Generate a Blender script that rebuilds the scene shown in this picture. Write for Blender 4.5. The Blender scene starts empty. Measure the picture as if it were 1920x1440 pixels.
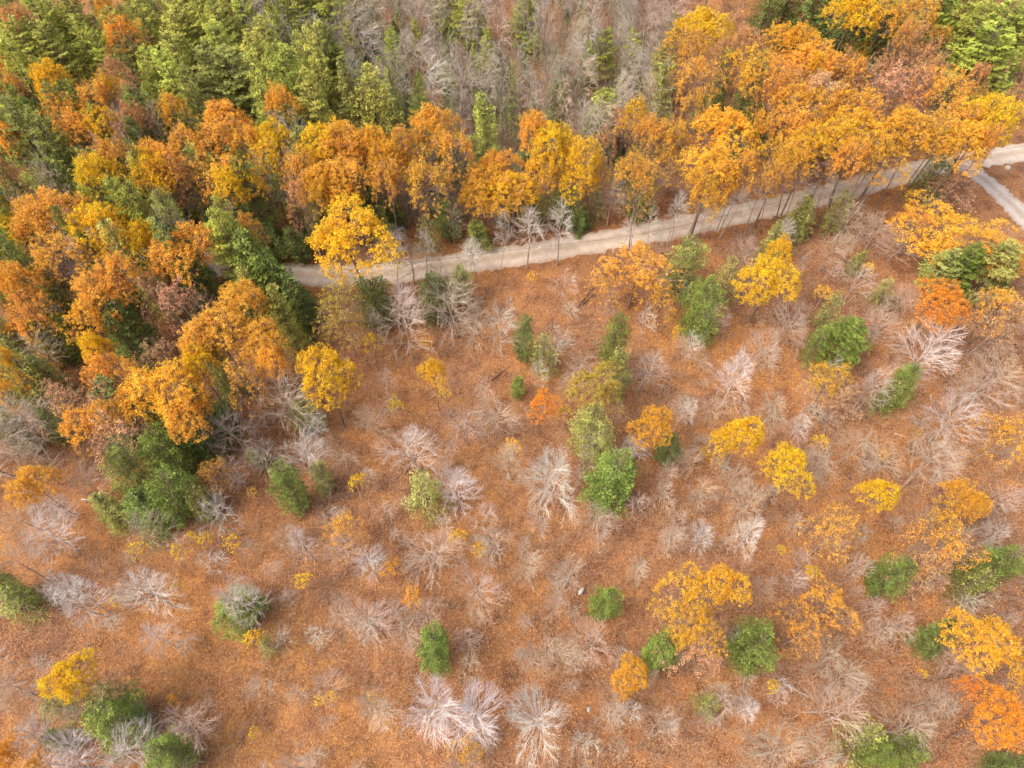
import bpy, math, random
import numpy as np
from math import radians as R_, sin, cos, pi, sqrt, atan2

# ------------------------------------------------------------------ camera, sky, sun, exposure
sc = bpy.context.scene
col = sc.collection
CAM_H = 85.0
PITCH = R_(57.2)                 # below the horizon
FPX = 1333.0                     # focal length in pixels of a 1920 px wide frame
cam_d = bpy.data.cameras.new('camera')
cam_d.sensor_width = 36.0
cam_d.lens = 36.0 * FPX / 1920.0
cam_d.clip_start = 0.5
cam_d.clip_end = 6000.0
cam = bpy.data.objects.new('camera', cam_d)
cam.location = (0, 0, CAM_H)
cam.rotation_euler = (pi / 2 - PITCH, 0, 0)
col.objects.link(cam)
sc.camera = cam

SUN_AZ = R_(250)                 # compass-like: 0 = +Y, clockwise
SUN_EL = R_(52)
world = bpy.data.worlds.new('World')
sc.world = world
world.use_nodes = True
wn = world.node_tree.nodes
bg = wn['Background']
sky = wn.new('ShaderNodeTexSky')
sky.sky_type = 'NISHITA'
sky.sun_disc = False
sky.sun_elevation = SUN_EL
sky.sun_rotation = SUN_AZ
sky.air_density = 0.8
sky.dust_density = 6.0
sky.ozone_density = 0.2
world.node_tree.links.new(sky.outputs[0], bg.inputs[0])
bg.inputs[1].default_value = 0.15
sd = bpy.data.lights.new('sun', 'SUN')
sd.energy = 0.6
sd.angle = R_(30)
sd.color = (1.0, 0.95, 0.88)
sun = bpy.data.objects.new('sun', sd)
sx, sy, sz = sin(SUN_AZ) * cos(SUN_EL), cos(SUN_AZ) * cos(SUN_EL), sin(SUN_EL)
sun.rotation_euler = (pi / 2 - SUN_EL, 0, atan2(sx, -sy))
sun.location = (0, 60, 120)
col.objects.link(sun)
sc.view_settings.view_transform = 'Standard'
sc.view_settings.look = 'None'
sc.view_settings.exposure = 1.12
sc.view_settings.gamma = 1.0

# ------------------------------------------------------------------ placing helpers
def ray(px, py):
    """direction through photo pixel (1920 x 1440)"""
    u, v = (px - 960) / FPX, (720 - py) / FPX
    return np.array([u, cos(PITCH) + v * sin(PITCH), -sin(PITCH) + v * cos(PITCH)])
def at(px, py, z=0.0):
    d = ray(px, py)
    t = (CAM_H - z) / -d[2]
    return d[0] * t, d[1] * t, t          # t = depth along the optical axis
def to_px(x, y, z):
    dy, dz = y, z - CAM_H
    depth = dy * cos(PITCH) - dz * sin(PITCH)
    v = dy * sin(PITCH) + dz * cos(PITCH)
    return 960 + FPX * x / depth, 720 - FPX * v / depth

ROAD_PX = [(-420, 330), (-200, 372), (-40, 402), (80, 428), (200, 458), (320, 484), (420, 500), (500, 511), (590, 517), (700, 515), (800, 503), (900, 489), (1000, 474),
           (1100, 457), (1200, 440), (1300, 420), (1400, 399), (1500, 378), (1600, 352), (1700, 327), (1800, 304), (1900, 288), (2050, 268), (2250, 240)]
FORK_PX = [(1800, 308), (1842, 335), (1878, 366), (1915, 402), (1960, 450), (2040, 540)]
ROAD = [at(x, y)[:2] for x, y in ROAD_PX]
FORK = [at(x, y)[:2] for x, y in FORK_PX]
def smooth_path(pts, n=8):
    pts = [np.array(p) for p in pts]; out = []
    P = [2 * pts[0] - pts[1]] + pts + [2 * pts[-1] - pts[-2]]
    for i in range(1, len(P) - 2):
        for k in range(n):
            t = k / n
            out.append(0.5 * ((2 * P[i]) + (-P[i-1] + P[i+1]) * t + (2*P[i-1] - 5*P[i] + 4*P[i+1] - P[i+2]) * t*t
                              + (-P[i-1] + 3*P[i] - 3*P[i+1] + P[i+2]) * t**3))
    out.append(P[-2])
    return np.array(out)
ROADS, FORKS = smooth_path(ROAD), smooth_path(FORK)
ALLR = np.vstack([ROADS, FORKS])
def road_dist(x, y):
    return np.sqrt(((ALLR - np.array([x, y])) ** 2).sum(1)).min()
def ground_z(x, y):
    x = np.asarray(x, float); y = np.asarray(y, float)
    h = 0.5 * np.sin(x * .11 + 1.3) * np.cos(y * .093 + .4) + .28 * np.sin(x * .23 - y * .19) + .12 * np.sin(x * .6 + y * .5 + 2)
    d = np.full(x.shape, 1e9)
    for q in ALLR[::2]:
        d = np.minimum(d, (x - q[0]) ** 2 + (y - q[1]) ** 2)
    d = np.sqrt(d)
    k = np.clip((d - 4.5) / 14.0, 0, 1)
    return h * k * k * (3 - 2 * k)

# ------------------------------------------------------------------ materials
def nt(name):
    m = bpy.data.materials.new(name); m.use_nodes = True
    n, l = m.node_tree.nodes, m.node_tree.links
    return m, n, l, n['Principled BSDF']
def ramp(n, stops):
    r = n.new('ShaderNodeValToRGB'); e = r.color_ramp.elements
    e[0].position, e[0].color = stops[0][0], (*stops[0][1], 1)
    e[1].position, e[1].color = stops[-1][0], (*stops[-1][1], 1)
    for p, c in stops[1:-1]:
        q = e.new(p); q.color = (*c, 1)
    return r
def noise(n, l, co, scale, detail=4, rough=.6, dist=0):
    t = n.new('ShaderNodeTexNoise'); t.inputs['Scale'].default_value = scale
    t.inputs['Detail'].default_value = detail; t.inputs['Roughness'].default_value = rough
    t.inputs['Distortion'].default_value = dist
    l.new(co, t.inputs['Vector']); return t
def mixc(n, l, fac, a, b, mode='MIX'):
    m = n.new('ShaderNodeMix'); m.data_type = 'RGBA'; m.blend_type = mode
    for s, v in ((0, fac), (6, a), (7, b)):
        if isinstance(v, (int, float)): m.inputs[s].default_value = v
        elif isinstance(v, tuple): m.inputs[s].default_value = (*v, 1)
        else: l.new(v, m.inputs[s])
    return m.outputs[2]

def leaf_material(name, spread=.5, hue2=(1.0, .72, .55), trans=.3):
    m, n, l, p = nt(name)
    oi = n.new('ShaderNodeObjectInfo')
    a = n.new('ShaderNodeAttribute'); a.attribute_name = 'tint'
    sep = n.new('ShaderNodeSeparateXYZ'); l.new(a.outputs['Vector'], sep.inputs[0])
    # x: value, y: share of the second hue
    lo = mixc(n, l, 1.0, oi.outputs['Color'], hue2, 'MULTIPLY')
    c = mixc(n, l, sep.outputs['Y'], oi.outputs['Color'], lo)
    mr = n.new('ShaderNodeMapRange'); l.new(sep.outputs['X'], mr.inputs[0])
    mr.inputs[3].default_value = 1 - spread; mr.inputs[4].default_value = 1 + spread * .8
    cb = n.new('ShaderNodeCombineXYZ')
    for i in range(3): l.new(mr.outputs[0], cb.inputs[i])
    c = mixc(n, l, 1.0, c, cb.outputs[0], 'MULTIPLY')
    l.new(c, p.inputs['Base Color']); p.inputs['Roughness'].default_value = .65
    p.inputs['Specular IOR Level'].default_value = .25
    tr = n.new('ShaderNodeBsdfTranslucent'); l.new(c, tr.inputs[0])
    mx = n.new('ShaderNodeMixShader'); mx.inputs[0].default_value = trans
    l.new(p.outputs[0], mx.inputs[1]); l.new(tr.outputs[0], mx.inputs[2])
    l.new(mx.outputs[0], n['Material Output'].inputs[0])
    return m
def bark_material(name, stops=None):
    m, n, l, p = nt(name)
    oi = n.new('ShaderNodeObjectInfo'); tc = n.new('ShaderNodeTexCoord')
    t = noise(n, l, tc.outputs['Object'], 3.0, 5, .7)
    r = ramp(n, [(.3, (.62, .6, .58)), (.7, (1.25, 1.2, 1.15))]); l.new(t.outputs[0], r.inputs[0])
    c = mixc(n, l, 1.0, oi.outputs['Color'], r.outputs[0], 'MULTIPLY')
    l.new(c, p.inputs['Base Color']); p.inputs['Roughness'].default_value = .9
    return m
M_LEAF = leaf_material('autumn leaves', .52, (.98, .82, 1.0), .48)
M_NEEDLE = leaf_material('needles', .72, (.74, .82, .8), .25)
M_BARK = bark_material('bark')
M_TWIG = bark_material('twig bark')

def ground_material():
    m, n, l, p = nt('leaf covered forest floor')
    g = n.new('ShaderNodeNewGeometry'); co = g.outputs['Position']
    big = noise(n, l, co, .05, 4, .55, .6)
    mid = noise(n, l, co, .35, 5, .6, .3)
    fine = noise(n, l, co, 3.2, 6, .75)
    vor = n.new('ShaderNodeTexVoronoi'); vor.inputs['Scale'].default_value = 5.0; l.new(co, vor.inputs['Vector'])
    c1 = ramp(n, [(.34, (.09, .045, .025)), (.43, (.29, .13, .055)), (.55, (.46, .225, .09)), (.68, (.66, .39, .17))])
    l.new(fine.outputs[0], c1.inputs[0])
    c2 = ramp(n, [(.0, (.18, .08, .04)), (.35, (.31, .14, .065)), (.7, (.43, .215, .09)), (1., (.62, .37, .16))])
    l.new(vor.outputs['Color'], c2.inputs[0])
    c = mixc(n, l, .5, c1.outputs[0], c2.outputs[0])
    r3 = ramp(n, [(.34, (.55, .52, .60)), (.5, (.92, .90, .92)), (.66, (1.12, 1.10, .98))]); l.new(mid.outputs[0], r3.inputs[0])
    c = mixc(n, l, 1.0, c, r3.outputs[0], 'MULTIPLY')
    r4 = ramp(n, [(.38, (.74, .80, 1.0)), (.52, (.97, .97, .97)), (.64, (1.10, 1.10, .86))]); l.new(big.outputs[0], r4.inputs[0])
    c = mixc(n, l, 1.0, c, r4.outputs[0], 'MULTIPLY')
    # bare earth and old leaf mould in patches
    r5 = ramp(n, [(.57, (0, 0, 0)), (.68, (1, 1, 1))])
    n5 = noise(n, l, co, .9, 6, .7, .5); l.new(n5.outputs[0], r5.inputs[0])
    mlt = n.new('ShaderNodeMath'); mlt.operation = 'MULTIPLY'; l.new(r5.outputs[0], mlt.inputs[0]); mlt.inputs[1].default_value = .55
    c = mixc(n, l, mlt.outputs[0], c, (.19, .125, .08))
    l.new(c, p.inputs['Base Color']); p.inputs['Roughness'].default_value = .95
    p.inputs['Specular IOR Level'].default_value = .1
    b = n.new('ShaderNodeBump'); b.inputs['Strength'].default_value = .9; b.inputs['Distance'].default_value = .12
    l.new(fine.outputs[0], b.inputs['Height']); l.new(b.outputs[0], p.inputs['Normal'])
    return m
def road_material(name, c_lo, c_hi):
    m, n, l, p = nt(name)
    g = n.new('ShaderNodeNewGeometry'); co = g.outputs['Position']
    a = noise(n, l, co, .5, 6, .7, .4); b_ = noise(n, l, co, 6, 4, .7)
    r = ramp(n, [(.35, c_lo), (.65, c_hi)]); l.new(a.outputs[0], r.inputs[0])
    r2 = ramp(n, [(.3, (.86, .85, .84)), (.7, (1.1, 1.1, 1.1))]); l.new(b_.outputs[0], r2.inputs[0])
    c = mixc(n, l, 1.0, r.outputs[0], r2.outputs[0], 'MULTIPLY')
    # wheel tracks: 'across' runs 0..1 over the road's width
    at_ = n.new('ShaderNodeAttribute'); at_.attribute_name = 'across'
    r3 = ramp(n, [(.0, (.70, .60, .50)), (.12, (.95, .92, .88)), (.27, (1.05, 1.05, 1.06)), (.40, (.88, .84, .78)), (.5, (.78, .72, .62)), (.6, (.88, .84, .78)), (.73, (1.05, 1.05, 1.06)), (.88, (.95, .92, .88)), (1., (.70, .60, .50))])
    l.new(at_.outputs['Fac'], r3.inputs[0])
    c = mixc(n, l, .8, c, mixc(n, l, 1.0, c, r3.outputs[0], 'MULTIPLY'))
    l.new(c, p.inputs['Base Color']); p.inputs['Roughness'].default_value = .95
    bp = n.new('ShaderNodeBump'); bp.inputs['Strength'].default_value = .4; bp.inputs['Distance'].default_value = .05
    l.new(b_.outputs[0], bp.inputs['Height']); l.new(bp.outputs[0], p.inputs['Normal'])
    return m
def stone_material():
    m, n, l, p = nt('pale stone')
    tc = n.new('ShaderNodeTexCoord'); t = noise(n, l, tc.outputs['Object'], 4, 6, .7)
    r = ramp(n, [(.3, (.38, .36, .33)), (.7, (.62, .60, .56))]); l.new(t.outputs[0], r.inputs[0])
    l.new(r.outputs[0], p.inputs['Base Color']); p.inputs['Roughness'].default_value = .9
    return m

# ------------------------------------------------------------------ mesh helpers
def make_mesh(name, verts, quads, mats, tint=None, matidx=None, tris=None, smooth=False):
    me = bpy.data.meshes.new(name)
    nq = len(quads); ntri = 0 if tris is None else len(tris)
    me.vertices.add(len(verts)); me.vertices.foreach_set('co', np.asarray(verts, np.float32).ravel())
    loops = np.asarray(quads, np.int32).ravel()
    if ntri: loops = np.concatenate([loops, np.asarray(tris, np.int32).ravel()])
    me.loops.add(len(loops)); me.loops.foreach_set('vertex_index', loops)
    me.polygons.add(nq + ntri)
    starts = np.concatenate([np.arange(nq) * 4, nq * 4 + np.arange(ntri) * 3]).astype(np.int32)
    me.polygons.foreach_set('loop_start', starts)
    if matidx is not None: me.polygons.foreach_set('material_index', np.asarray(matidx, np.int32))
    for m in mats: me.materials.append(m)
    me.update(calc_edges=True)
    if smooth: me.polygons.foreach_set('use_smooth', np.ones(nq + ntri, bool))
    else: me.polygons.foreach_set('use_smooth', np.zeros(nq + ntri, bool))
    if tint is not None:
        a = me.attributes.new('tint', 'FLOAT_VECTOR', 'FACE')
        a.data.foreach_set('vector', np.asarray(tint, np.float32).ravel())
    me.validate()
    return me

def tubes(segs, sides):
    """segs: rows p0(3) p1(3) r0 r1 -> verts, quads"""
    s = np.asarray(segs, float)
    p0, p1, r0, r1 = s[:, :3], s[:, 3:6], s[:, 6], s[:, 7]
    d = p1 - p0; L = np.linalg.norm(d, axis=1, keepdims=True); d = d / np.maximum(L, 1e-6)
    ref = np.where(np.abs(d[:, 2:3]) > .9, np.array([[1., 0, 0]]), np.array([[0, 0, 1.]]))
    u = np.cross(d, ref); u /= np.linalg.norm(u, axis=1, keepdims=True); w = np.cross(d, u)
    V = []
    for k in range(sides):
        a = 2 * pi * k / sides; o = cos(a) * u + sin(a) * w
        V.append(p0 - d * r0[:, None] * .3 + o * r0[:, None]); V.append(p1 + o * r1[:, None])
    V = np.stack(V, 1).reshape(-1, 3)
    base = np.arange(len(s))[:, None] * (2 * sides)
    Q = [np.concatenate([base + 2 * k, base + 2 * ((k + 1) % sides), base + 2 * ((k + 1) % sides) + 1, base + 2 * k + 1], 1) for k in range(sides)]
    Q = np.stack(Q, 1).reshape(-1, 4)
    return V, Q

def leaf_quads(rng, centers, size, up=.5, aspect=.7, axis=None):
    """kite-like single leaf clumps with random facing"""
    n = len(centers)
    nrm = rng.normal(size=(n, 3)); nrm[:, 2] = np.abs(nrm[:, 2]) + up
    nrm /= np.linalg.norm(nrm, axis=1, keepdims=True)
    t = rng.normal(size=(n, 3)) if axis is None else axis + rng.normal(size=(n, 3)) * .45
    t -= (t * nrm).sum(1, keepdims=True) * nrm; t /= np.linalg.norm(t, axis=1, keepdims=True)
    b = np.cross(nrm, t)
    s = size * rng.uniform(.6, 1.35, n)[:, None]
    a = aspect * s * rng.uniform(.75, 1.2, n)[:, None]
    bend = nrm * s * rng.uniform(-.22, .1, n)[:, None]
    V = np.stack([centers - t * s * .5, centers + b * a * .5 + bend + t * s * .08, centers + t * s * .5, centers - b * a * .5 + bend - t * s * .05], 1).reshape(-1, 3)
    Q = np.arange(4 * n).reshape(-1, 4)
    return V, Q

def unit(v): return v / max(1e-9, np.linalg.norm(v))

# ------------------------------------------------------------------ branching skeleton
def kmeans(rng, P, k, it=6):
    k = min(k, len(P)); C = P[rng.choice(len(P), k, replace=False)].copy()
    for _ in range(it):
        a = ((P[:, None] - C[None]) ** 2).sum(2).argmin(1)
        for m in range(k):
            if (a == m).any(): C[m] = P[a == m].mean(0)
    return a, C
def skeleton(seed, H, R, zb=.5, n=420, limbs=14, subs=6, fine=2, shell=.35, trunk_r=.16, wob=.04, lift=.12, stems=1, lobe=.14, fl=.5, top=1.0, join=.45, fr=1.0):
    """grow limbs, branches and twigs from a trunk out to a lobed dome of end points"""
    rng = np.random.default_rng(seed)
    segs0, segs1, segs2, tips = [], [], [], []
    ph = rng.uniform(0, 6.3, 5)
    az = rng.uniform(0, 2 * pi, n); u = rng.uniform(0, 1, n) ** .5
    lob = 1 + lobe * np.sin(2 * az + ph[0]) + lobe * .9 * np.sin(3 * az + ph[1]) + lobe * .6 * np.sin(5 * az + ph[2])
    rr = R * u * lob
    ztop = np.sqrt(np.maximum(0, 1 - u ** 2.7)); depth = 1 - shell * rng.uniform(0, 1, n) ** 1.4
    bump = 1 + .10 * np.sin(rr * 1.7 * np.cos(az) + ph[3]) + .10 * np.sin(rr * 1.9 * np.sin(az) + ph[4])
    z = H * zb + (H * top - H * zb) * np.clip(ztop * bump, .02, 1.1) * depth + rng.normal(0, .02 * H, n) - .06 * H * u ** 3
    P = np.column_stack([rr * np.cos(az), rr * np.sin(az), z])
    a1, C1 = kmeans(rng, P, limbs)
    # stems
    lean = [np.array([rng.normal(0, .03), rng.normal(0, .03)]) for _ in range(stems)]
    off = [np.array([.35 * cos(s_ * 2.6 + seed), .35 * sin(s_ * 2.6 + seed)]) * (stems > 1) for s_ in range(stems)]
    zt = H * (zb + (1 - zb) * .62)
    def tp(s_, f):
        return np.array([*(off[s_] * (1 + 2.5 * f) + lean[s_] * f * H + .012 * H * np.array([sin(f * 6 + seed), cos(f * 5)]) * f), zt * f])
    def tr_(f): return trunk_r * (1.15 - f) ** .8 * (1 if stems == 1 else .75)
    for s_ in range(stems):
        for k in range(9): segs0.append([*tp(s_, k / 9), *tp(s_, (k + 1) / 9), tr_(k / 9), tr_((k + 1) / 9)])
    def curve(p, q, d0, n_, r0, r1, store, w):
        L = np.linalg.norm(q - p); m = p + d0 * L * .5; pts = []
        w0 = rng.normal(0, w * L, 3)
        for k in range(n_ + 1):
            f = k / n_; b = (1 - f) ** 2 * p + 2 * f * (1 - f) * m + f * f * q + w0 * sin(pi * f) + (rng.normal(0, w * L * .5, 3) if 0 < k < n_ else 0)
            pts.append(b)
        for k in range(n_): store.append([*pts[k], *pts[k + 1], r0 + (r1 - r0) * k / n_, r0 + (r1 - r0) * (k + 1) / n_])
        return pts
    def on(pts, f):
        f = min(.999, max(0, f)) * (len(pts) - 1); k = int(f); t = f - k
        return pts[k] * (1 - t) + pts[k + 1] * t
    for i in range(len(C1)):
        Pi = P[a1 == i]
        if len(Pi) == 0: continue
        c = C1[i]; out = np.hypot(c[0], c[1]) / R; s_ = i % stems
        hz = c[2] - out * R * rng.uniform(.45, .8); f = np.clip(hz / zt, fl, 1.0)
        p = tp(s_, f); q = p + (c - p) * .8
        d0 = unit(unit(c - p) + np.array([0, 0, lift + .25]))
        lr = max(.02, min(tr_(f) * .62, .015 + .0125 * sqrt(len(Pi)) * trunk_r / .15))
        pts = curve(p, q, d0, 6, lr * fr, .018, segs1, wob)
        a2, C2 = kmeans(rng, Pi, subs, 4)
        for j in range(len(C2)):
            Pj = Pi[a2 == j]
            if len(Pj) == 0: continue
            c2 = C2[j]; b0 = on(pts, rng.uniform(join, 1.0)); q2 = b0 + (c2 - b0) * .8
            pts2 = curve(b0, q2, unit(unit(c2 - b0) + unit(c - p) * .6 + np.array([0, 0, lift])), 4, .028 * fr, .012, segs2, wob * 1.1)
            for t in Pj:
                b1 = on(pts2, rng.uniform(.25, 1.0)); dd = unit(t - b1 + 1e-6)
                pts3 = curve(b1, t, unit(dd + unit(c2 - b0 + 1e-6) * .5 + np.array([0, 0, lift])), 2, .013, .007, segs2, wob)
                tips.append((t, dd, i)); L3 = min(1.1, np.linalg.norm(t - b1))
                for _ in range(fine):
                    g = on(pts3, rng.uniform(.2, .9)); e = g + unit(dd + rng.normal(0, .42, 3)) * max(.35, L3) * rng.uniform(.35, .75)
                    segs2.append([*g, *e, .008, .004]); tips.append((e, dd, i))
    return segs0, segs1, segs2, tips

def envelope(pts):
    pts = np.asarray(pts); c = np.median(pts[:, :2], 0)
    return float(np.percentile(np.hypot(*(pts[:, :2] - c).T), 93)), float(np.percentile(pts[:, 2], 99.5))

PROTO = {}
def add_proto(kind, trunk_me, crown_me, R, H, zc):
    PROTO.setdefault(kind, []).append((trunk_me, crown_me, R, H, zc))

def proto_bare(kind, seed, thick=1.0, **kw):
    s0, s1, s2, tips = skeleton(seed, **kw)
    V0, Q0 = tubes(s0, 6); V1, Q1 = tubes(s1, 4)
    tr = make_mesh('trunk', np.vstack([V0, V1]), np.vstack([Q0, Q1 + len(V0)]), [M_BARK], smooth=True)
    s2 = np.array(s2); s2[:, 6:8] = s2[:, 6:8] * .82 + .006 * thick
    V2, Q2 = tubes(s2, 3)
    cr = make_mesh('crown', V2, Q2, [M_TWIG])
    R, H = envelope([t[0] for t in tips])
    add_proto(kind, tr, cr, R, H, .66)

def proto_leafy(kind, seed, per=6, keep=1.0, size=.34, spread=.26, cut=0, **kw):
    rng = np.random.default_rng(seed + 77)
    s0, s1, s2, tips = skeleton(seed, **kw)
    V0, Q0 = tubes(s0, 6); V1, Q1 = tubes(s1, 4)
    tr = make_mesh('trunk', np.vstack([V0, V1]), np.vstack([Q0, Q1 + len(V0)]), [M_BARK], smooth=True)
    V2, Q2 = tubes(np.array(s2) + np.array([0] * 6 + [.004, .003]), 3)
    P = np.array([t[0] for t in tips]); br = np.array([t[2] for t in tips])
    # leaves gather in bunches; sparse trees lose whole bunches first
    ph = rng.uniform(0, 6, 6)
    bunch = np.sin(P[:, 0] * 1.3 + ph[0]) + np.sin(P[:, 1] * 1.5 + ph[1]) + np.sin(P[:, 2] * 1.4 + ph[2])
    sel = (rng.uniform(0, 1, len(P)) < keep * (1.1 + .75 * bunch / 1.5)) if keep < 1 else np.ones(len(P), bool)
    P, br, bunch = P[sel], br[sel], bunch[sel]
    C = np.repeat(P, per, 0) + rng.normal(0, spread, (len(P) * per, 3)) * np.array([1, 1, .6])
    Vl, Ql = leaf_quads(rng, C, size, .7, .85)
    nl = len(Ql)
    val = np.repeat(rng.uniform(.15, .8, len(P)), per) + rng.normal(0, .22, nl)
    lim = rng.uniform(0, 1, 64)
    hue = lim[np.repeat(br, per) % 64] * .5 + np.repeat((bunch + 2) / 4, per) * .35 + rng.normal(0, .22, nl)
    H0 = P[:, 2].max(); hue += .5 * (.85 - C[:, 2] / H0)      # lower leaves turn first
    tint = np.zeros((len(Q2) + nl, 3)); tint[:len(Q2)] = .5
    tint[len(Q2):, 0] = np.clip(val, 0, 1); tint[len(Q2):, 1] = np.clip(hue - .05, 0, 1)
    cr = make_mesh('crown', np.vstack([V2, Vl]), np.vstack([Q2, Ql + len(V2)]), [M_BROWN, M_LEAF], tint,
                   np.concatenate([np.zeros(len(Q2)), np.ones(nl)]))
    R, H = envelope(P)
    add_proto(kind, tr, cr, R, H, .74)

def solid(name, c, rough=.9):
    m, n, l, p = nt(name)
    tc = n.new('ShaderNodeTexCoord'); t = noise(n, l, tc.outputs['Object'], 5, 4, .7)
    r = ramp(n, [(.3, tuple(x * .7 for x in c)), (.7, tuple(x * 1.25 for x in c))]); l.new(t.outputs[0], r.inputs[0])
    l.new(r.outputs[0], p.inputs['Base Color']); p.inputs['Roughness'].default_value = rough
    return m
M_BROWN = solid('twigs of leafy trees', (.26, .17, .13))
M_DEAD = solid('weathered dead wood', (.36, .29, .24))
M_DARKLOG = solid('dark rotting log', (.12, .075, .055))
M_PALELOG = solid('pale stripped wood', (.62, .54, .46))

def proto_conifer(kind, seed, H=14, R=3.2, nb=150, per=4, size=.42, droop=.12, power=.62, z0=.06, clump=.55, lean=0, gaps=0.0, round_top=False, step=.34):
    rng = np.random.default_rng(seed)
    s0, s1, C, A, T = [], [], [], [], []
    for k in range(8):
        s0.append([0, 0, H * k / 8 * .97, 0, 0, H * (k + 1) / 8 * .97, .2 * (1 - k / 8) + .02, .2 * (1 - (k + 1) / 8) + .02])
    side = rng.uniform(0, 2 * pi)
    lobes = rng.uniform(0, 6, 4)
    for i in range(nb):
        g = z0 + (1 - z0) * ((i + rng.uniform(0, 1)) / nb) ** 1.05
        if rng.uniform() < gaps: continue
        z = H * g * .985
        if round_top: prof = sqrt(max(0.02, 1 - g ** 2.6)) * (.55 + .45 * min(1, g * 2.5))
        else: prof = (1 - g) ** power
        az = i * 2.39996 + rng.normal(0, .25)
        lobe = 1 + .2 * sin(az * 2 + lobes[0]) + .17 * sin(az * 3 + g * 8 + lobes[1]) + .10 * sin(az * 5 - g * 13 + lobes[2])
        L = R * prof * rng.uniform(.78, 1.12) * lobe + .3
        d = np.array([cos(az), sin(az), .32 * g + .05 + rng.normal(0, .06)])
        p = np.array([0, 0, z]); n = max(2, int(L / step)); bt = np.clip(rng.normal(.5, .26), 0, 1); bh = rng.uniform(0, 1)
        s1.append([*p, *(p + unit(d) * L * .85), .035, .008])
        for k in range(n):
            f = (k + 1) / n
            q = p + unit(d) * L * f + np.array([0, 0, -droop * L * f * f + .05])
            if f < .28 and L > 1.5: continue
            w = (.16 + .3 * (1 - abs(f - .55))) * L * .45 + .12
            m = per if f < .95 else per + 2
            lat = np.array([-sin(az), cos(az), 0])
            for _ in range(m):
                o = rng.uniform(-1, 1)
                C.append(q + lat * o * w + np.array([0, 0, -abs(o) * .12 + rng.normal(0, .09)]) + rng.normal(0, .06, 3))
                A.append(unit(d * np.array([1, 1, .2])) + lat * o * .9)
                T.append((np.clip(bt + .18 * (f - .5) + rng.normal(0, .14), 0, 1), np.clip(bh * .8 + rng.normal(0, .15), 0, 1), 0))
    C, A, T = np.array(C), np.array(A), np.array(T)
    ax_ = C[:, :2] / np.maximum(.3, np.linalg.norm(C[:, :2], axis=1, keepdims=True)); f_ = 1.9
    nz = np.sin(C[:, 0] * f_ * 1.3 + lobes[0]) + np.sin(C[:, 1] * f_ * 1.2 + lobes[1]) + np.sin(C[:, 2] * f_ * 1.6 + lobes[2] + C[:, 0])
    C[:, :2] += ax_ * (nz * .17)[:, None]; C[:, 2] += nz * .10
    keep = (nz > -.9) | (rng.uniform(0, 1, len(C)) < .4)
    T[:, 0] = np.clip(T[:, 0] * .75 + .12 + nz * .13, 0, 1)  # clump shading put into the needle tint: bulges lighter, hollows darker
    C, A, T = C[keep], A[keep], T[keep]
    Vl, Ql = leaf_quads(rng, C, size, 1.0, .5, A)
    V0, Q0 = tubes(s0, 7); V1, Q1 = tubes(s1, 3)
    tr = make_mesh('trunk', V0, Q0, [M_BARK], smooth=True)
    tint = np.vstack([np.full((len(Q1), 3), .5), T])
    cr = make_mesh('crown', np.vstack([V1, Vl]), np.vstack([Q1, Ql + len(V1)]), [M_BROWN, M_NEEDLE], tint,
                   np.concatenate([np.zeros(len(Q1)), np.ones(len(Ql))]))
    Re = float(np.percentile(np.hypot(C[:, 0], C[:, 1]), 95))
    add_proto(kind, tr, cr, Re, H, .5)

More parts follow.
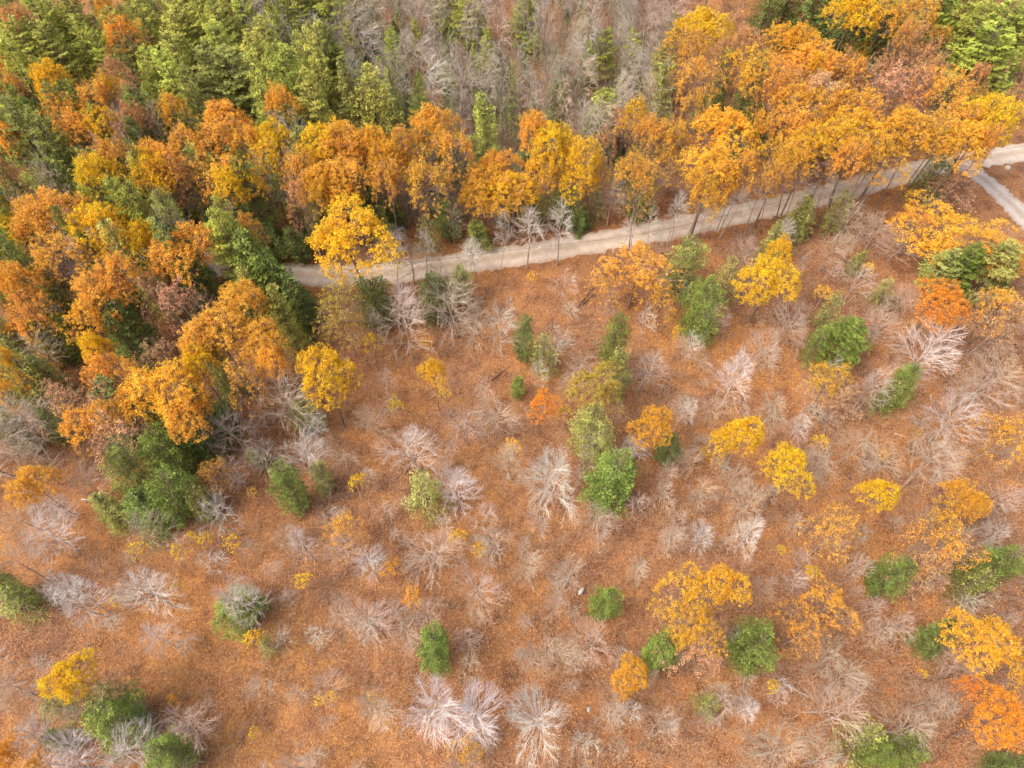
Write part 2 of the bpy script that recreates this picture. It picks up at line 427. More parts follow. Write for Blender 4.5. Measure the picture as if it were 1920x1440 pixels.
def proto_pine(kind, seed, H=20, R=3.6, nb=62, z0=.18, tuft=.5):
    """white pine: open tiers of upswept limbs that end in plumes of needles"""
    rng = np.random.default_rng(seed)
    s0, s1, P, D, T = [], [], [], [], []
    for k in range(8):
        s0.append([0, 0, H * k / 8 * .98, 0, 0, H * (k + 1) / 8 * .98, .22 * (1 - k / 8) + .02, .22 * (1 - (k + 1) / 8) + .02])
    for i in range(nb):
        g = z0 + (1 - z0) * ((i // 4 * 4 + rng.uniform(0, 1.6)) / nb)
        if g > .99: g = .99
        az = i * 1.75 + rng.normal(0, .3)
        L = (R * min(1, ((1 - g) * 1.6) ** .7) * rng.uniform(.6, 1.15)) + .35
        d = unit(np.array([cos(az), sin(az), .12 + .5 * g])); p = np.array([0, 0, H * g * .97])
        bt = np.clip(rng.normal(.5, .22), 0, 1); bh = rng.uniform()
        s1.append([*p, *(p + d * L * .9), .045, .01])
        lat = np.array([-sin(az), cos(az), 0]); n = max(2, int(L / .42))
        for k in range(n):
            f = (k + 1) / n
            if f < .35 and L > 1.2: continue
            wdt = .42 * L * (1.1 - abs(f - .6))
            for o in np.linspace(-1, 1, 4) if L > 1 else (-.5, .5):
                o += rng.normal(0, .2)
                q = p + d * L * f + lat * o * wdt * .6 + np.array([0, 0, .12 * f * L * f + rng.normal(0, .08)])
                P.append(q); D.append(unit(d + lat * o * .7 + np.array([0, 0, .45]))); T.append((bt + .2 * (f - .6), bh))
    P.append(np.array([0, 0, H * .99])); D.append(np.array([0, 0, 1.])); T.append((.6, .3))
    P, D, T = np.array(P), np.array(D), np.array(T)
    k = 9
    Pc = np.repeat(P, k, 0) + rng.normal(0, .05, (len(P) * k, 3)); Dn = np.repeat(D, k, 0) + rng.normal(0, .55, (len(P) * k, 3))
    Dn /= np.linalg.norm(Dn, axis=1, keepdims=True)
    Vl, Ql = leaf_quads(rng, Pc + Dn * tuft * .4, tuft, .3, .24, Dn * 3)
    T = np.repeat(T, k, 0); T = np.clip(np.column_stack([T[:, 0] + rng.normal(0, .15, len(T)), T[:, 1] * .7 + rng.normal(0, .15, len(T)), np.zeros(len(T))]), 0, 1)
    V0, Q0 = tubes(s0, 7); V1, Q1 = tubes(s1, 3)
    tr = make_mesh('trunk', V0, Q0, [M_BARK], smooth=True)
    tint = np.vstack([np.full((len(Q1), 3), .5), T])
    cr = make_mesh('crown', np.vstack([V1, Vl]), np.vstack([Q1, Ql + len(V1)]), [M_BROWN, M_NEEDLE], tint,
                   np.concatenate([np.zeros(len(Q1)), np.ones(len(Ql))]))
    add_proto(kind, tr, cr, float(np.percentile(np.hypot(P[:, 0], P[:, 1]), 95)), H, .55)

def build_protos():
    for s in range(6):
        proto_bare('bare', 11 + s * 7, .1, H=12, R=3.6, zb=.40, n=400, limbs=24, subs=4, fine=2, shell=.55, trunk_r=.12, fl=.35, stems=2 if s == 2 else 1, lift=.2, join=.1, fr=.65, lobe=.24)
    for s in range(5):
        proto_bare('white', 211 + s * 5, .25, H=12, R=3.8, zb=.38, n=640, limbs=28, subs=4, fine=2, shell=.6, trunk_r=.14, fl=.35, stems=2 if s % 2 else 1, lift=.2, wob=.055, join=.1, fr=.6, lobe=.24)
    for s in range(5):
        proto_bare('slim', 101 + s * 3, .8, H=15, R=2.4, zb=.45, n=270, limbs=13, subs=5, fine=2, shell=.6, trunk_r=.11, fl=.35, lift=.6, join=.2)
    for s in range(3):
        proto_bare('whip', 151 + s * 3, .2, H=9, R=2.0, zb=.3, n=150, limbs=9, subs=4, fine=2, shell=.6, trunk_r=.05, fl=.2, lift=.4, join=.2)
    for s in range(5):
        proto_leafy('full', 301 + s * 9, 12, 1.0, .155, .14, H=15, R=4.4, zb=.78, n=430, limbs=16, subs=6, trunk_r=.18, shell=.45, fl=.6, lobe=.2)
    for s in range(5):
        proto_leafy('open', 401 + s * 9, 11, .64, .15, .14, H=15, R=4.4, zb=.76, n=410, limbs=14, subs=6, trunk_r=.15, shell=.55, lobe=.26, fl=.5, stems=2 if s == 1 else 1)
    for s in range(4):
        proto_leafy('thin', 501 + s * 9, 9, .30, .155, .16, H=13, R=4.0, zb=.50, n=400, limbs=14, subs=6, trunk_r=.12, lobe=.24, shell=.55, fl=.4)
    for s in range(3):
        proto_leafy('young', 601 + s * 9, 5, .8, .2, .13, H=7, R=1.3, zb=.72, n=46, limbs=6, subs=3, trunk_r=.05, fine=1, shell=.6, fl=.7)
    for s in range(5):
        proto_conifer('cone', 701 + s * 3, H=14, R=3.2, nb=190, per=7, size=.34)
    for s in range(4):
        proto_conifer('dome', 731 + s * 3, H=11, R=3.4, nb=210, per=7, size=.30, round_top=True, power=.5, gaps=.10)
    for s in range(3):
        proto_conifer('ragged', 761 + s * 3, H=12, R=3.4, nb=110, per=5, gaps=.22, power=.55, size=.32)
    for s in range(5):
        proto_pine('pine', 801 + s * 3)
build_protos()

# ------------------------------------------------------------------ setting: ground, roads
def axis_vals(lo, hi, step, far):
    a = list(np.arange(lo, hi + .01, step)); f = step; x = hi
    while x < far: f *= 1.6; x += f; a.append(x)
    f = step; x = lo
    while x > -far: f *= 1.6; x -= f; a.insert(0, x)
    return np.array(a)
gx, gy = axis_vals(-140, 140, 2.0, 2500), axis_vals(-10, 230, 2.0, 2500)
GX, GY = np.meshgrid(gx, gy, indexing='ij')
GZ = ground_z(GX, GY)
V = np.column_stack([GX.ravel(), GY.ravel(), GZ.ravel()])
ny = len(gy); I, J = np.meshgrid(np.arange(len(gx) - 1), np.arange(ny - 1), indexing='ij'); b = (I * ny + J).ravel()
Q = np.column_stack([b, b + ny, b + ny + 1, b + 1])
def structure(name, me):
    o = bpy.data.objects.new(name, me); o['kind'] = 'structure'; col.objects.link(o); return o
structure('ground', make_mesh('ground', V, Q, [ground_material()], smooth=True))
def ribbon(path, w0, w1, z, seed):
    rng = np.random.default_rng(seed); n = len(path); V = []; A = []
    tang = np.gradient(path, axis=0); tang /= np.linalg.norm(tang, axis=1, keepdims=True)
    nrm = np.column_stack([-tang[:, 1], tang[:, 0]])
    for i in range(n):
        w = w0 + (w1 - w0) * i / n
        for k in range(9):
            a = k / 8; o = (a - .5) * w
            if k in (0, 8): o += rng.normal(0, .22)
            q = path[i] + nrm[i] * o
            V.append((q[0], q[1], z + .05 * (1 - (2 * a - 1) ** 2))); A.append(a)
    Q = [(i * 9 + k, (i + 1) * 9 + k, (i + 1) * 9 + k + 1, i * 9 + k + 1) for i in range(n - 1) for k in range(8)]
    return np.array(V), np.array(Q), np.array(A)
def make_road(name, path, w0, w1, z, seed, mat):
    V, Q, A = ribbon(path, w0, w1, z, seed)
    me = make_mesh(name, V, Q, [mat], smooth=True)
    a = me.attributes.new('across', 'FLOAT', 'POINT'); a.data.foreach_set('value', A.astype(np.float32))
    structure(name, me)
make_road('road', smooth_path(ROAD, 12), 4.5, 4.7, .03, 5, road_material('packed gravel', (.50, .42, .33), (.66, .565, .46)))
make_road('driveway', smooth_path(FORK, 12), 3.4, 4.4, .024, 6, road_material('grey driveway', (.40, .35, .30), (.52, .46, .40)))

# ------------------------------------------------------------------ tree catalogue (photo pixels of the crown, crown width in pixels)
COL = {'Y': ((.92, .66, .03), 'yellow'), 'G': ((.90, .58, .055), 'golden'), 'A': ((.93, .565, .08), 'amber orange'), 'R': ((.80, .47, .17), 'rusty brown'),
       'T': ((.80, .55, .27), 'pale tan'), 'F': ((.92, .40, .045), 'red orange'), 'b': ((.225, .29, .055), 'bright green'), 'm': ((.38, .385, .105), 'grey green'),
       'd': ((.19, .24, .06), 'dark green'), 'y': ((.45, .46, .09), 'yellow green'), 'o': ((.52, .51, .11), 'olive green'), 'O': ((.92, .50, .045), 'orange'),
       'w': ((.66, .61, .56), 'whitish'), 'g': ((.51, .46, .40), 'grey'), 'p': ((.49, .40, .31), 'pinkish brown'), 'k': ((.46, .415, .34), 'ash grey'), 'U': ((.66, .52, .09), 'olive gold')}
LEAFY = """R2 35 25 60;O2 190 12 50;O2 208 55 80;O3 5 110 44;Y3 88 152 90;A2 12 162 54;R2 215 128 70;R2 245 165 60;Y2 200 155 54;A2 160 185 84;A2 100 208 84
Y2 185 220 92;A2 120 242 90;A3 10 242 60;R2 255 215 70;G2 315 200 64;A3 415 212 100;A2 398 250 110;A2 350 262 84;G2 450 250 90;Y3 520 250 74;A3 527 180 76;R2 8 300 50
A2 210 285 84;A2 290 290 84;Y2 490 290 84;Y3 160 325 80;Y3 250 325 90;A2 335 300 80;A2 420 320 110;R1 355 345 70;Y3 440 362 92;Y3 590 268 100;A3 640 262 110
G3 600 328 100;A3 655 330 110;A2 545 330 80;G2 560 305 80;A3 105 380 140;Y3 175 420 130;A2 70 420 96;G2 205 455 110;A2 110 470 110;A3 345 440 130;Y3 262 430 80
R1 555 400 76;A2 480 400 64;Y3 655 432 176 19;A2 745 262 70;A3 835 218 90;A2 835 275 110;A2 790 322 120;G3 905 335 104;A3 935 308 90;Y3 965 345 104
A2 950 378 100;A3 1000 240 70;Y3 1030 262 100;Y2 1078 282 84;G3 1040 310 110;Y3 1092 328 84;A2 1122 310 74;A2 1180 310 80;A1 1192 345 70;Y2 1190 208 60;A2 1212 240 60
A2 1262 255 84;G1 1236 290 100;Y3 1325 38 110;A2 1285 72 80;R2 1400 75 90;G3 1490 72 110;A3 1522 102 100;G2 1420 118 110;A2 1455 142 110;A2 1308 140 90;R2 1360 92 64
Y2 1532 125 64;A2 1562 108 84;A2 1602 128 74;R1 1602 152 90;G2 1470 168 64;Y3 1602 15 90;G2 1652 20 80;A2 1722 15 84;A2 1700 58 44;R1 1690 98 90;R1 1722 120 84
R1 1720 170 110;A2 1772 165 100;R2 1905 160 56;Y3 1862 205 140;A2 1790 205 80;G3 1368 248 124;G3 1330 300 124;G2 1312 345 90;A2 1300 195 64;A1 1440 190 70;G2 1435 240 64
G2 1470 280 90;A2 1500 230 92;T2 1550 170 110;G2 1528 196 110;G2 1602 190 104;G2 1562 250 120;G3 1622 222 110;Y2 1520 268 100;G3 1682 226 120;G2 1642 270 110
A2 1602 284 80;A3 1510 292 74;A2 1722 250 100;G3 1815 262 104;A2 1762 240 90;T1 1672 180 110;T1 1622 165 80;A2 1856 258 56;A2 1470 322 60;A2 1390 300 60
G2 1780 425 170 9;A2 1730 412 100 9;A2 1855 450 130 10;A3 1905 478 80 10;T1 1790 345 90 9;A2 1890 560 110 12;T1 1870 605 110 12;A2 1915 600 50 9;F3 1755 565 105 13
A1 1740 612 60 7;Y3 1448 508 104 13;Y3 1466 470 58 13;A2 1195 495 120 11;A1 1150 528 84 9;G1 1235 545 80 9;F2 1010 752 72 8;U2 1105 705 116 13;U1 1140 750 90 11;G3 1215 785 90 12
Y3 812 702 60 11;Y2 692 640 46 8;U1 640 560 100 14;U1 648 600 84 12;Y3 600 685 126 17;G2 1565 702 84 11;T1 1568 745 80 10;Y3 1395 800 90 13;Y2 1365 830 60 12;Y3 1485 880 98 13
Y3 1655 920 80 12;G2 1795 925 104 12;G3 1830 940 66 12;G1 1882 812 100 12;G1 1720 812 36 6;A1 1560 1000 100 11;G1 1770 985 90 11;A1 1765 1015 130 11;T1 1740 1072 100 10;G2 1275 1110 130 13
G3 1362 1100 96 13;G2 1312 1165 110 13;T1 1300 1205 110 11;A2 1560 1130 104 8;A1 1500 1185 110 8;G3 1185 1262 78 7;G3 1842 1185 122 12;Y2 1905 1245 64 11;O3 1888 1356 112 12;F2 1812 1300 54 10
Y3 125 1255 112 13;T1 178 1292 84 11;A3 10 1420 54 11;A2 62 1432 50 9;A3 40 893 92 12;A2 740 1060 48 4;A2 775 1115 46 4;G1 642 1000 84 8;G1 878 1402 66 5;A2 325 1305 36 4
A3 20 510 84;A2 48 562 84;A3 190 545 128;A2 205 500 100;G2 170 590 90;Y3 180 640 64;T1 350 572 90;A3 432 548 100;A3 400 610 130;A3 480 622 100;A3 500 662 64;A2 370 640 90
A2 200 692 90;T1 305 650 74;Y3 362 668 84;G3 298 728 150 17;A3 345 775 104;A2 250 742 80;T1 130 742 80;A2 152 782 104;T1 195 765 80;A1 460 720 86;T1 210 832 130;Y2 12 680 64
A1 85 668 60 6;A1 375 888 60 10;A1 240 710 60;T1 1330 1180 60 9;A1 690 305 60;A2 725 330 80;G3 720 290 70;G3 700 255 70;A1 300 355 70;A1 385 345 70;T1 300 545 70"""
CONIF = """C m 45 712 92;C m 25 640 72;C m 52 522 72;C m 105 578 60;C o 275 520 66;C d 362 512 104;P y 440 468 92;C b 500 512 118 18;C b 530 545 84 15;C d 565 570 76 12;C o 540 610 80;C m 470 570 60
C d 245 622 84;C d 255 662 64;C m 412 692 60;C d 372 790 116;C d 232 772 120;C d 312 805 110;D b 95 802 50 9;C m 265 832 60;D b 320 865 92 13;D b 248 895 84 13;D b 305 935 92 13;C d 272 952 90 9
C m 212 962 60 8;C m 370 935 60 9;D b 545 918 76 11;D m 605 897 50 8;D m 480 855 36 5;D m 575 770 66 7;D b 8 1105 70 8;Q m 30 1130 80 7;Q m 795 925 92 10;D b 1142 905 122 11;D m 1110 815 90 12;D d 1250 842 56 7
D b 1150 640 56 14;D m 1165 702 60 13;D d 702 572 90 10;D d 815 560 76 11;D m 862 530 50 9;D d 978 640 48 11;Q m 1020 668 64 9;D b 968 726 36 5;D b 1312 580 96 11;D m 1285 500 78 12;Q m 1362 528 80 10
P b 1580 630 84 10;Q b 1530 650 60 8;Q m 1560 590 60 8;D b 1685 730 60 10;Q m 1660 748 60 8;Q m 1660 552 50 6;P b 1800 505 60 11;P m 1860 502 104 12;P m 1762 505 70 10;C m 1500 410 56 9;Q m 1570 398 70 9;Q b 1745 345 84 10
Q m 1745 318 50 8;C m 1605 492 30 6;D b 1665 1072 82 9;D b 1858 1062 96 10;Q m 1815 1092 80 8;C d 1760 1202 64 9;D b 1245 1215 86 10;D b 1410 1215 98 10;D b 1130 1130 66 9;D b 812 1222 80 11;D b 455 1142 100 7
D b 225 1345 128 10;D b 115 1385 52 7;D b 312 1428 86 9;Q m 1610 1400 92 8;D b 1640 1412 60 9;D b 1702 1412 84 8;Q m 1325 1322 58 6;C d 1890 1432 54 8;Q m 110 1322 72 7;C m 1450 462 45 9;Q m 500 1212 50 5
C d 1432 22 64;C d 1472 12 70;C d 1512 20 80;C d 1556 24 80;C d 1602 72 116;C d 1642 92 110;C d 1650 52 80;C m 1720 60 110;P y 1742 40 116;P y 1855 112 132;P y 1862 56 124;P y 1800 18 104;P y 1905 60 90;P y 1820 75 90
C m 1345 172 60;C m 1402 192 62;C b 1412 212 44;P y 1246 130 56 16;D b 1200 362 78 10;P y 1130 212 58;C m 1247 222 60;C o 915 250 66 16;C b 786 226 54;C o 702 205 84;C m 668 196 60;P y 735 92 38;P y 716 150 26
P y 778 75 24;P y 910 100 32;P y 985 45 50;P o 882 32 56;P y 1140 92 42;P y 1186 100 32;P y 1108 125 28;P o 655 75 40;P y 668 30 40;Q m 895 165 34;C m 745 215 50;Q m 965 200 36;Q m 700 40 40;C o 830 12 60
P o 80 35 72;P o 138 28 70;P o 15 75 54;P o 52 98 76;P o 110 102 90;P o 160 88 60;P o 240 75 84;P o 285 60 74;P o 320 25 80;P o 350 82 84;P o 258 20 64;P o 322 122 92;P o 370 70 90
P o 430 60 70;P m 400 142 90;P o 340 168 84;P m 372 205 64;P m 440 150 110;P o 480 122 84;P o 420 100 84;P o 500 90 70;P o 530 15 64;P o 615 12 84;P o 600 110 70;P o 562 152 80;C o 612 165 60;C o 500 212 64
C o 535 206 60;P o 592 215 72;P y 50 168 84;P y 48 228 80;P m 55 274 92;P m 125 278 80;P o 5 40 60;P o 200 98 54;P o 300 150 70;P o 385 25 70;P o 460 30 60;P o 640 135 50;P y 270 405 84;C m 305 355 44
P y 450 440 64;D d 290 377 70 7;C d 20 400 90;C m 30 355 70;D d 160 282 60 7;D d 330 392 60 7;D d 500 452 90 7;D d 560 462 60 7;D d 230 562 60 7;D d 840 412 70 7;D d 740 402 60 7;D m 1060 382 80 7;D m 1000 397 60 7;D d 590 392 60 7;D d 410 432 60 7;D d 460 342 60 7;D d 260 312 50 7"""
BARE = """w 1022 892 132 13;w 855 905 96 11;g 770 835 112 11;p 872 790 92 10;p 925 772 92 10;g 1150 372 58 10;p 780 462 92 8;p 895 452 62 8;p 1270 402 62 9;w 1472 432 52 7;p 1402 462 84 8;w 1300 645 52 7;w 1380 702 94 12;p 1440 642 92 9;g 1345 582 62 9;p 1482 592 104 10;g 1212 680 80 11;g 1082 688 72 11;w 1282 760 54 8;g 940 612 90 11;g 1040 640 76 11
p 760 600 130 14;p 850 562 126 13;p 882 602 92 11;w 1112 812 62 9;w 1190 832 52 7;w 1742 650 112 12;p 1650 612 100 9;p 1690 562 80 8;g 1642 720 84 11;p 1530 732 64 8;p 1602 832 84 9;p 1650 852 80 8;g 1800 772 140 12;p 1830 722 110 10
p 1702 702 80 9;p 1752 862 120 11;p 1882 682 104 10;p 442 802 100 12;w 562 852 92 12;p 545 752 120 14;g 482 862 80 9;g 22 802 92 13;g 110 500 70 15;g 402 962 90 12;p 272 982 90 11;w 86 992 100 11;p 26 1052 84 11;w 132 1112 110 13
w 276 1102 120 12;w 455 1108 90 13;w 296 1192 64 9;g 572 1022 62 10;g 636 1032 72 9;w 692 1052 64 11;p 802 1032 130 10;p 702 1162 112 10;p 642 1152 80 8;p 902 1112 110 9;p 802 1152 80 8;p 992 1062 64 8;g 1012 982 50 7;p 1062 1072 84 9
p 1042 1132 64 8;g 1196 1060 52 8;p 1112 1192 92 11;p 1062 1222 90 9;p 882 1192 62 7;p 876 1252 52 7;w 792 1332 130 13;w 892 1342 130 13;w 1022 1342 140 14;p 692 1322 84 9;p 352 1342 104 11;p 22 1292 110 12;w 52 1382 110 12
w 150 1422 124 10;w 252 1412 120 10;g 132 1342 62 8;p 1242 1362 84 10;g 1350 1312 74 7;w 1402 1322 52 7;p 1562 1312 140 12;p 1592 1272 90 10;p 1462 1402 130 12;g 1542 1422 80 8;p 1702 1362 110 11;w 1322 1002 62 9;w 1402 1002 84 10
p 1432 1092 54 8;g 1862 1002 80 9;p 1882 932 90 9;p 1792 862 90 9;p 1382 902 84 9;p 1402 942 92 9;g 1612 1062 62 8;p 1802 1012 80 9;p 562 1432 90 9;p 1682 1182 64 7;p 1562 1232 84 9;p 1202 940 60 7;p 1262 1010 60 8
g 220 185 60 15;g 225 190 70 14;p 1452 332 70 9;p 1340 402 50 8;p 1600 402 84 9;p 1650 420 90 9;p 1690 450 80 8;p 1560 460 80 9;p 1610 520 80 8;p 700 600 60 9;p 640 860 60 7;p 700 780 80 8;g 590 800 80 9;p 430 880 60 7
p 1120 960 80 8;p 1250 920 60 7;p 960 860 70 9;p 930 1010 90 8;p 620 1280 70 8;p 480 1290 60 6;p 1150 1330 80 8;p 990 1230 70 8;g 520 680 80 10;p 760 1190 70 8;g 1010 700 50 8;p 330 1020 60 7;p 1810 1250 70 8;p 1750 1310 80 8
p 680 500 60 7;w 755 555 60 12;p 820 470 40 7;g 1240 450 50 8;p 1060 520 60 7;w 100 940 60 8;p 30 960 80 9;p 160 900 80 9;p 1290 860 60 8;p 1320 920 60 7;p 1540 870 90 9;p 1450 760 80 8;p 1340 760 70 8;w 1500 790 50 7"""
YOUNG = """Y 318 1028 26 6;Y 432 1018 30 7;Y 472 1202 30 6;Y 385 1012 24 5;Y 362 1000 18 5;Y 252 1028 30 5;Y 665 905 26 7;Y 682 895 18 5;Y 745 755 26 7;Y 1512 1066 26 5;Y 1464 1032 16 4;Y 1658 855 22 4;Y 1535 830 26 5
Y 332 1098 18 4;G 1545 548 34 5;Y 1450 1285 22 4;Y 1318 845 14 4;Y 1730 1262 16 4;Y 860 1005 30 5;G 470 920 18 4;Y 1280 622 20 6;G 960 830 30 5;Y 1632 502 22 5;G 795 640 24 6;Y 215 1120 22 4;Y 620 1310 18 4;Y 1000 510 20 4
Y 240 665 24 6;G 890 1020 26 5;Y 1150 690 20 5;Y 1060 770 24 6;Y 700 1300 18 4;Y 835 740 22 6;G 1415 560 18 4;Y 575 1090 30 4;Y 600 1310 22 4;Y 475 1370 20 3"""

MARKS = [("the big yellow roadside tree", 655, 432), ("the deep golden left tree", 600, 685), ("the round central hemlock", 1142, 905),
         ("the heart shaped golden crown", 1450, 505), ("the red orange tree", 1755, 565), ("the slim yellow roadside tree", 812, 700),
         ("the central white bare trees", 1022, 892), ("the big amber crown at left", 298, 728), ("the bottom centre white tree", 1022, 1342),
         ("the lower right orange tree", 1888, 1350), ("the right edge golden tree", 1840, 1188), ("the lower left yellow tree", 125, 1255),
         ("the stubby bottom conifer", 812, 1225), ("the green bush at lower left", 455, 1120), ("the double golden crown", 1312, 1110),
         ("the yellow slope tree", 1485, 880), ("the driveway fork", 1850, 330), ("the tall olive cone", 915, 250),
         ("the left hemlock trio", 300, 900), ("the lemon yellow crown", 1862, 205), ("the top right dark hemlocks", 1610, 70),
         ("the pale trunked roadside tree", 1236, 290), ("the big roadside pine", 500, 500), ("the top left corner", 60, 40),
         ("the left stand yellow crown", 250, 325), ("the left edge orange crown", 40, 893), ("the flat slope pine", 1585, 630),
         ("the green hemlock below brush", 1312, 580), ("the golden ball crown", 1215, 785), ("the top left orange peak", 208, 55),
         ("the roadside amber wall", 830, 290), ("the top yellow crown", 1325, 38), ("the grey olive pines", 440, 150),
         ("the bright lone pine", 985, 45), ("the left edge yellow clump", 12, 680), ("the wide driveway gold crown", 1780, 425),
         ("the low orange bush", 740, 1060), ("the far left amber crown", 105, 380), ("the right slope hemlock", 1685, 730),
         ("the right edge hemlock", 1858, 1062)]
ORD = ['', 'second ', 'third ', 'fourth ', 'fifth ', 'sixth ', 'seventh ', 'eighth ', 'ninth ', 'tenth ']
ENT = []                         # every tree to place
def parse(s, f):
    for item in s.replace('\n', ';').split(';'):
        if item.strip(): f(item.split())
def e_leaf(t):
    c, d = t[0][0], int(t[0][1]); x, y, w = map(float, t[1:4]); H = float(t[4]) if len(t) > 4 else (13 if 850 < x < 1135 and 300 < y < 400 else 18 if y < 520 else 15.5)
    ENT.append(dict(name='broadleaf_tree', noun='broadleaf tree', c=c, x=x, y=y, w=w, H=H, kind={3: 'full', 2: 'open', 1: 'thin'}[d],
                    adj={3: 'full', 2: 'open', 1: 'thinning'}[d], g='autumn broadleaf trees'))
def e_con(t):
    k, c = t[0], t[1]; x, y, w = map(float, t[2:5])
    if k == 'P' and w < 60 and y < 260 and x > 600: t = t[:5] + ['12']; w *= 1.15
    H = float(t[5]) if len(t) > 5 else (20.5 if x < 620 and 150 < y < 560 else 17 if y < 520 else 14)
    kind = {'C': 'cone', 'D': 'dome', 'Q': 'ragged', 'P': 'pine'}[k]
    ENT.append(dict(name='pine_tree' if k == 'P' else 'hemlock_tree', noun='pine' if k == 'P' else 'conifer', c=c, x=x, y=y, w=w, H=H, kind=kind,
                    adj={'C': 'pointed', 'D': 'rounded', 'Q': 'ragged', 'P': 'feathery'}[k], g='green conifers'))
def e_bare(t):
    c = t[0]; x, y, w, H = map(float, t[1:5])
    kind = 'white' if c == 'w' else ('whip' if H < 7.5 else 'bare')
    ENT.append(dict(name='bare_tree', noun='leafless tree', c=c, x=x, y=y, w=w, H=H, kind=kind, adj='', g='leafless trees on the slope'))
def e_young(t):
    c = t[0]; x, y, w, H = map(float, t[1:5]); w *= 1.1
    ENT.append(dict(name='sapling', noun='sapling', c=c, x=x, y=y, w=w, H=H, kind='young', adj='slender', g='yellow saplings on the slope'))
parse(LEAFY, e_leaf); parse(CONIF, e_con); parse(BARE, e_bare); parse(YOUNG, e_young)
NEAR_ROAD = """w 735 455 50 12;g 790 440 46 12;w 880 470 44 11;g 935 440 40 13;g 990 415 70 14;g 1050 418 66 14;g 1160 440 44 12;g 1228 425 44 12;w 1268 395 52 12;g 1322 392 46 12;w 1372 378 54 12;g 1425 362 60 13;g 1500 350 60 13;g 1556 345 50 12;g 1640 325 50 12"""
def e_slim(t):
    e_bare(t); ENT[-1]['kind'] = 'slim'; ENT[-1]['adj'] = 'slender upright'
parse(NEAR_ROAD, e_slim)

def give_labels():
    groups = {}
    for e in ENT:
        m = min(MARKS, key=lambda q: (q[1] - e['x']) ** 2 + (q[2] - e['y']) ** 2)
        dx, dy = e['x'] - m[1], e['y'] - m[2]; dist = math.hypot(dx, dy)
        if dist < 9: dr = 'self'
        else:
            a = math.degrees(atan2(-dy, dx)) % 360
            dr = ['right of', 'behind and right of', 'behind', 'behind and left of', 'left of', 'in front and left of', 'in front of', 'in front and right of'][int((a + 22.5) // 45) % 8]
        e['lm'], e['dr'], e['dist'] = m[0], dr, dist
        groups.setdefault((m[0], dr, e['c'], e['noun'], e['adj']), []).append(e)
    for (lm, dr, c, noun, adj), es in groups.items():
        es.sort(key=lambda e: e['dist'])
        for i, e in enumerate(es):
            cn = COL[c][1]; size = 'large ' if e['w'] >= 104 else ('small ' if e['w'] < 56 and noun != 'sapling' else '')
            if dr == 'self': e['label'] = f"{size}{adj + ' ' if adj else ''}{cn} {noun}, {lm.replace('the ', '', 1)} itself"
            else: e['label'] = f"{size}{adj + ' ' if adj else ''}{cn} {noun}, {ORD[min(i, 9)]}{dr} {lm}"
            if len(e['label'].split()) > 16: e['label'] = e['label'].replace(size, '', 1) if size else e['label'].replace(adj + ' ', '', 1)
            e['o']['label'] = e['label']
TRUNKC = {'bare': None, 'full': (.20, .15, .12), 'open': (.24, .19, .15), 'thin': (.36, .30, .25), 'young': (.6, .52, .44), 'cone': (.14, .10, .08), 'dome': (.14, .10, .08),
          'ragged': (.2, .15, .12), 'pine': (.17, .12, .10)}
prng = random.Random(5)
def place(name, kind, c, x, y, R, H, label, cat, group, colj=.10, sink=.12):
    if c in 'YO': colj = .03
    tr, cr, R0, H0, zc = prng.choice(PROTO[kind])
    z = float(ground_z(x, y)) - sink
    root = bpy.data.objects.new(name, None); root.empty_display_size = .5; col.objects.link(root)
    root.location = (x, y, z); root.rotation_euler = (R_(prng.gauss(0, 3)), R_(prng.gauss(0, 3)), prng.uniform(0, 2 * pi))
    s = R / R0; root.scale = (s * prng.uniform(.9, 1.1), s * prng.uniform(.9, 1.1), H / H0)
    root['label'] = label; root['category'] = cat
    if group: root['group'] = group
    base = COL[c][0]; v = 1 + prng.uniform(-colj, colj)
    j = [max(0, b * v * (1 + prng.uniform(-.05, .05))) for b in base]
    t = bpy.data.objects.new('trunk', tr); k = bpy.data.objects.new('crown', cr)
    tc = TRUNKC.get(kind) or tuple(b * .8 for b in base)
    t.color = (*tc, 1); k.color = (*j, 1)
    for o in (t, k): o.parent = root; col.objects.link(o)
    return root
for e in ENT:
    zc = {'full': .87, 'open': .86, 'thin': .70, 'young': .84, 'cone': .45, 'dome': .5, 'ragged': .45, 'pine': .6}.get(e['kind'], .66)
    zz = zc * e['H']
    x, y, depth = at(e['x'], e['y'], zz)
    dq = np.array([x, y]) - ALLR; dn = np.sqrt((dq ** 2).sum(1)); kk = dn.argmin()
    if dn[kk] < 3.1:                      # no trunk stands on the roadway
        out = dq[kk] / max(.05, dn[kk]); x, y = ALLR[kk] + out * 3.2
    Rr = e['w'] / 2 * depth / FPX * {'full': 1.04 if e['y'] < 520 and e['x'] > 560 else .96, 'open': 1.06 if e['y'] < 520 and e['x'] > 560 else .95, 'dome': .9, 'cone': .98, 'ragged': .95}.get(e['kind'], 1.05)
    cat = 'sapling' if e['noun'] == 'sapling' else ('conifer' if e['noun'] in ('pine', 'conifer') else 'tree')
    e['o'] = place(e['name'], e['kind'], e['c'], x, y, Rr, e['H'], '', cat, e['g'])

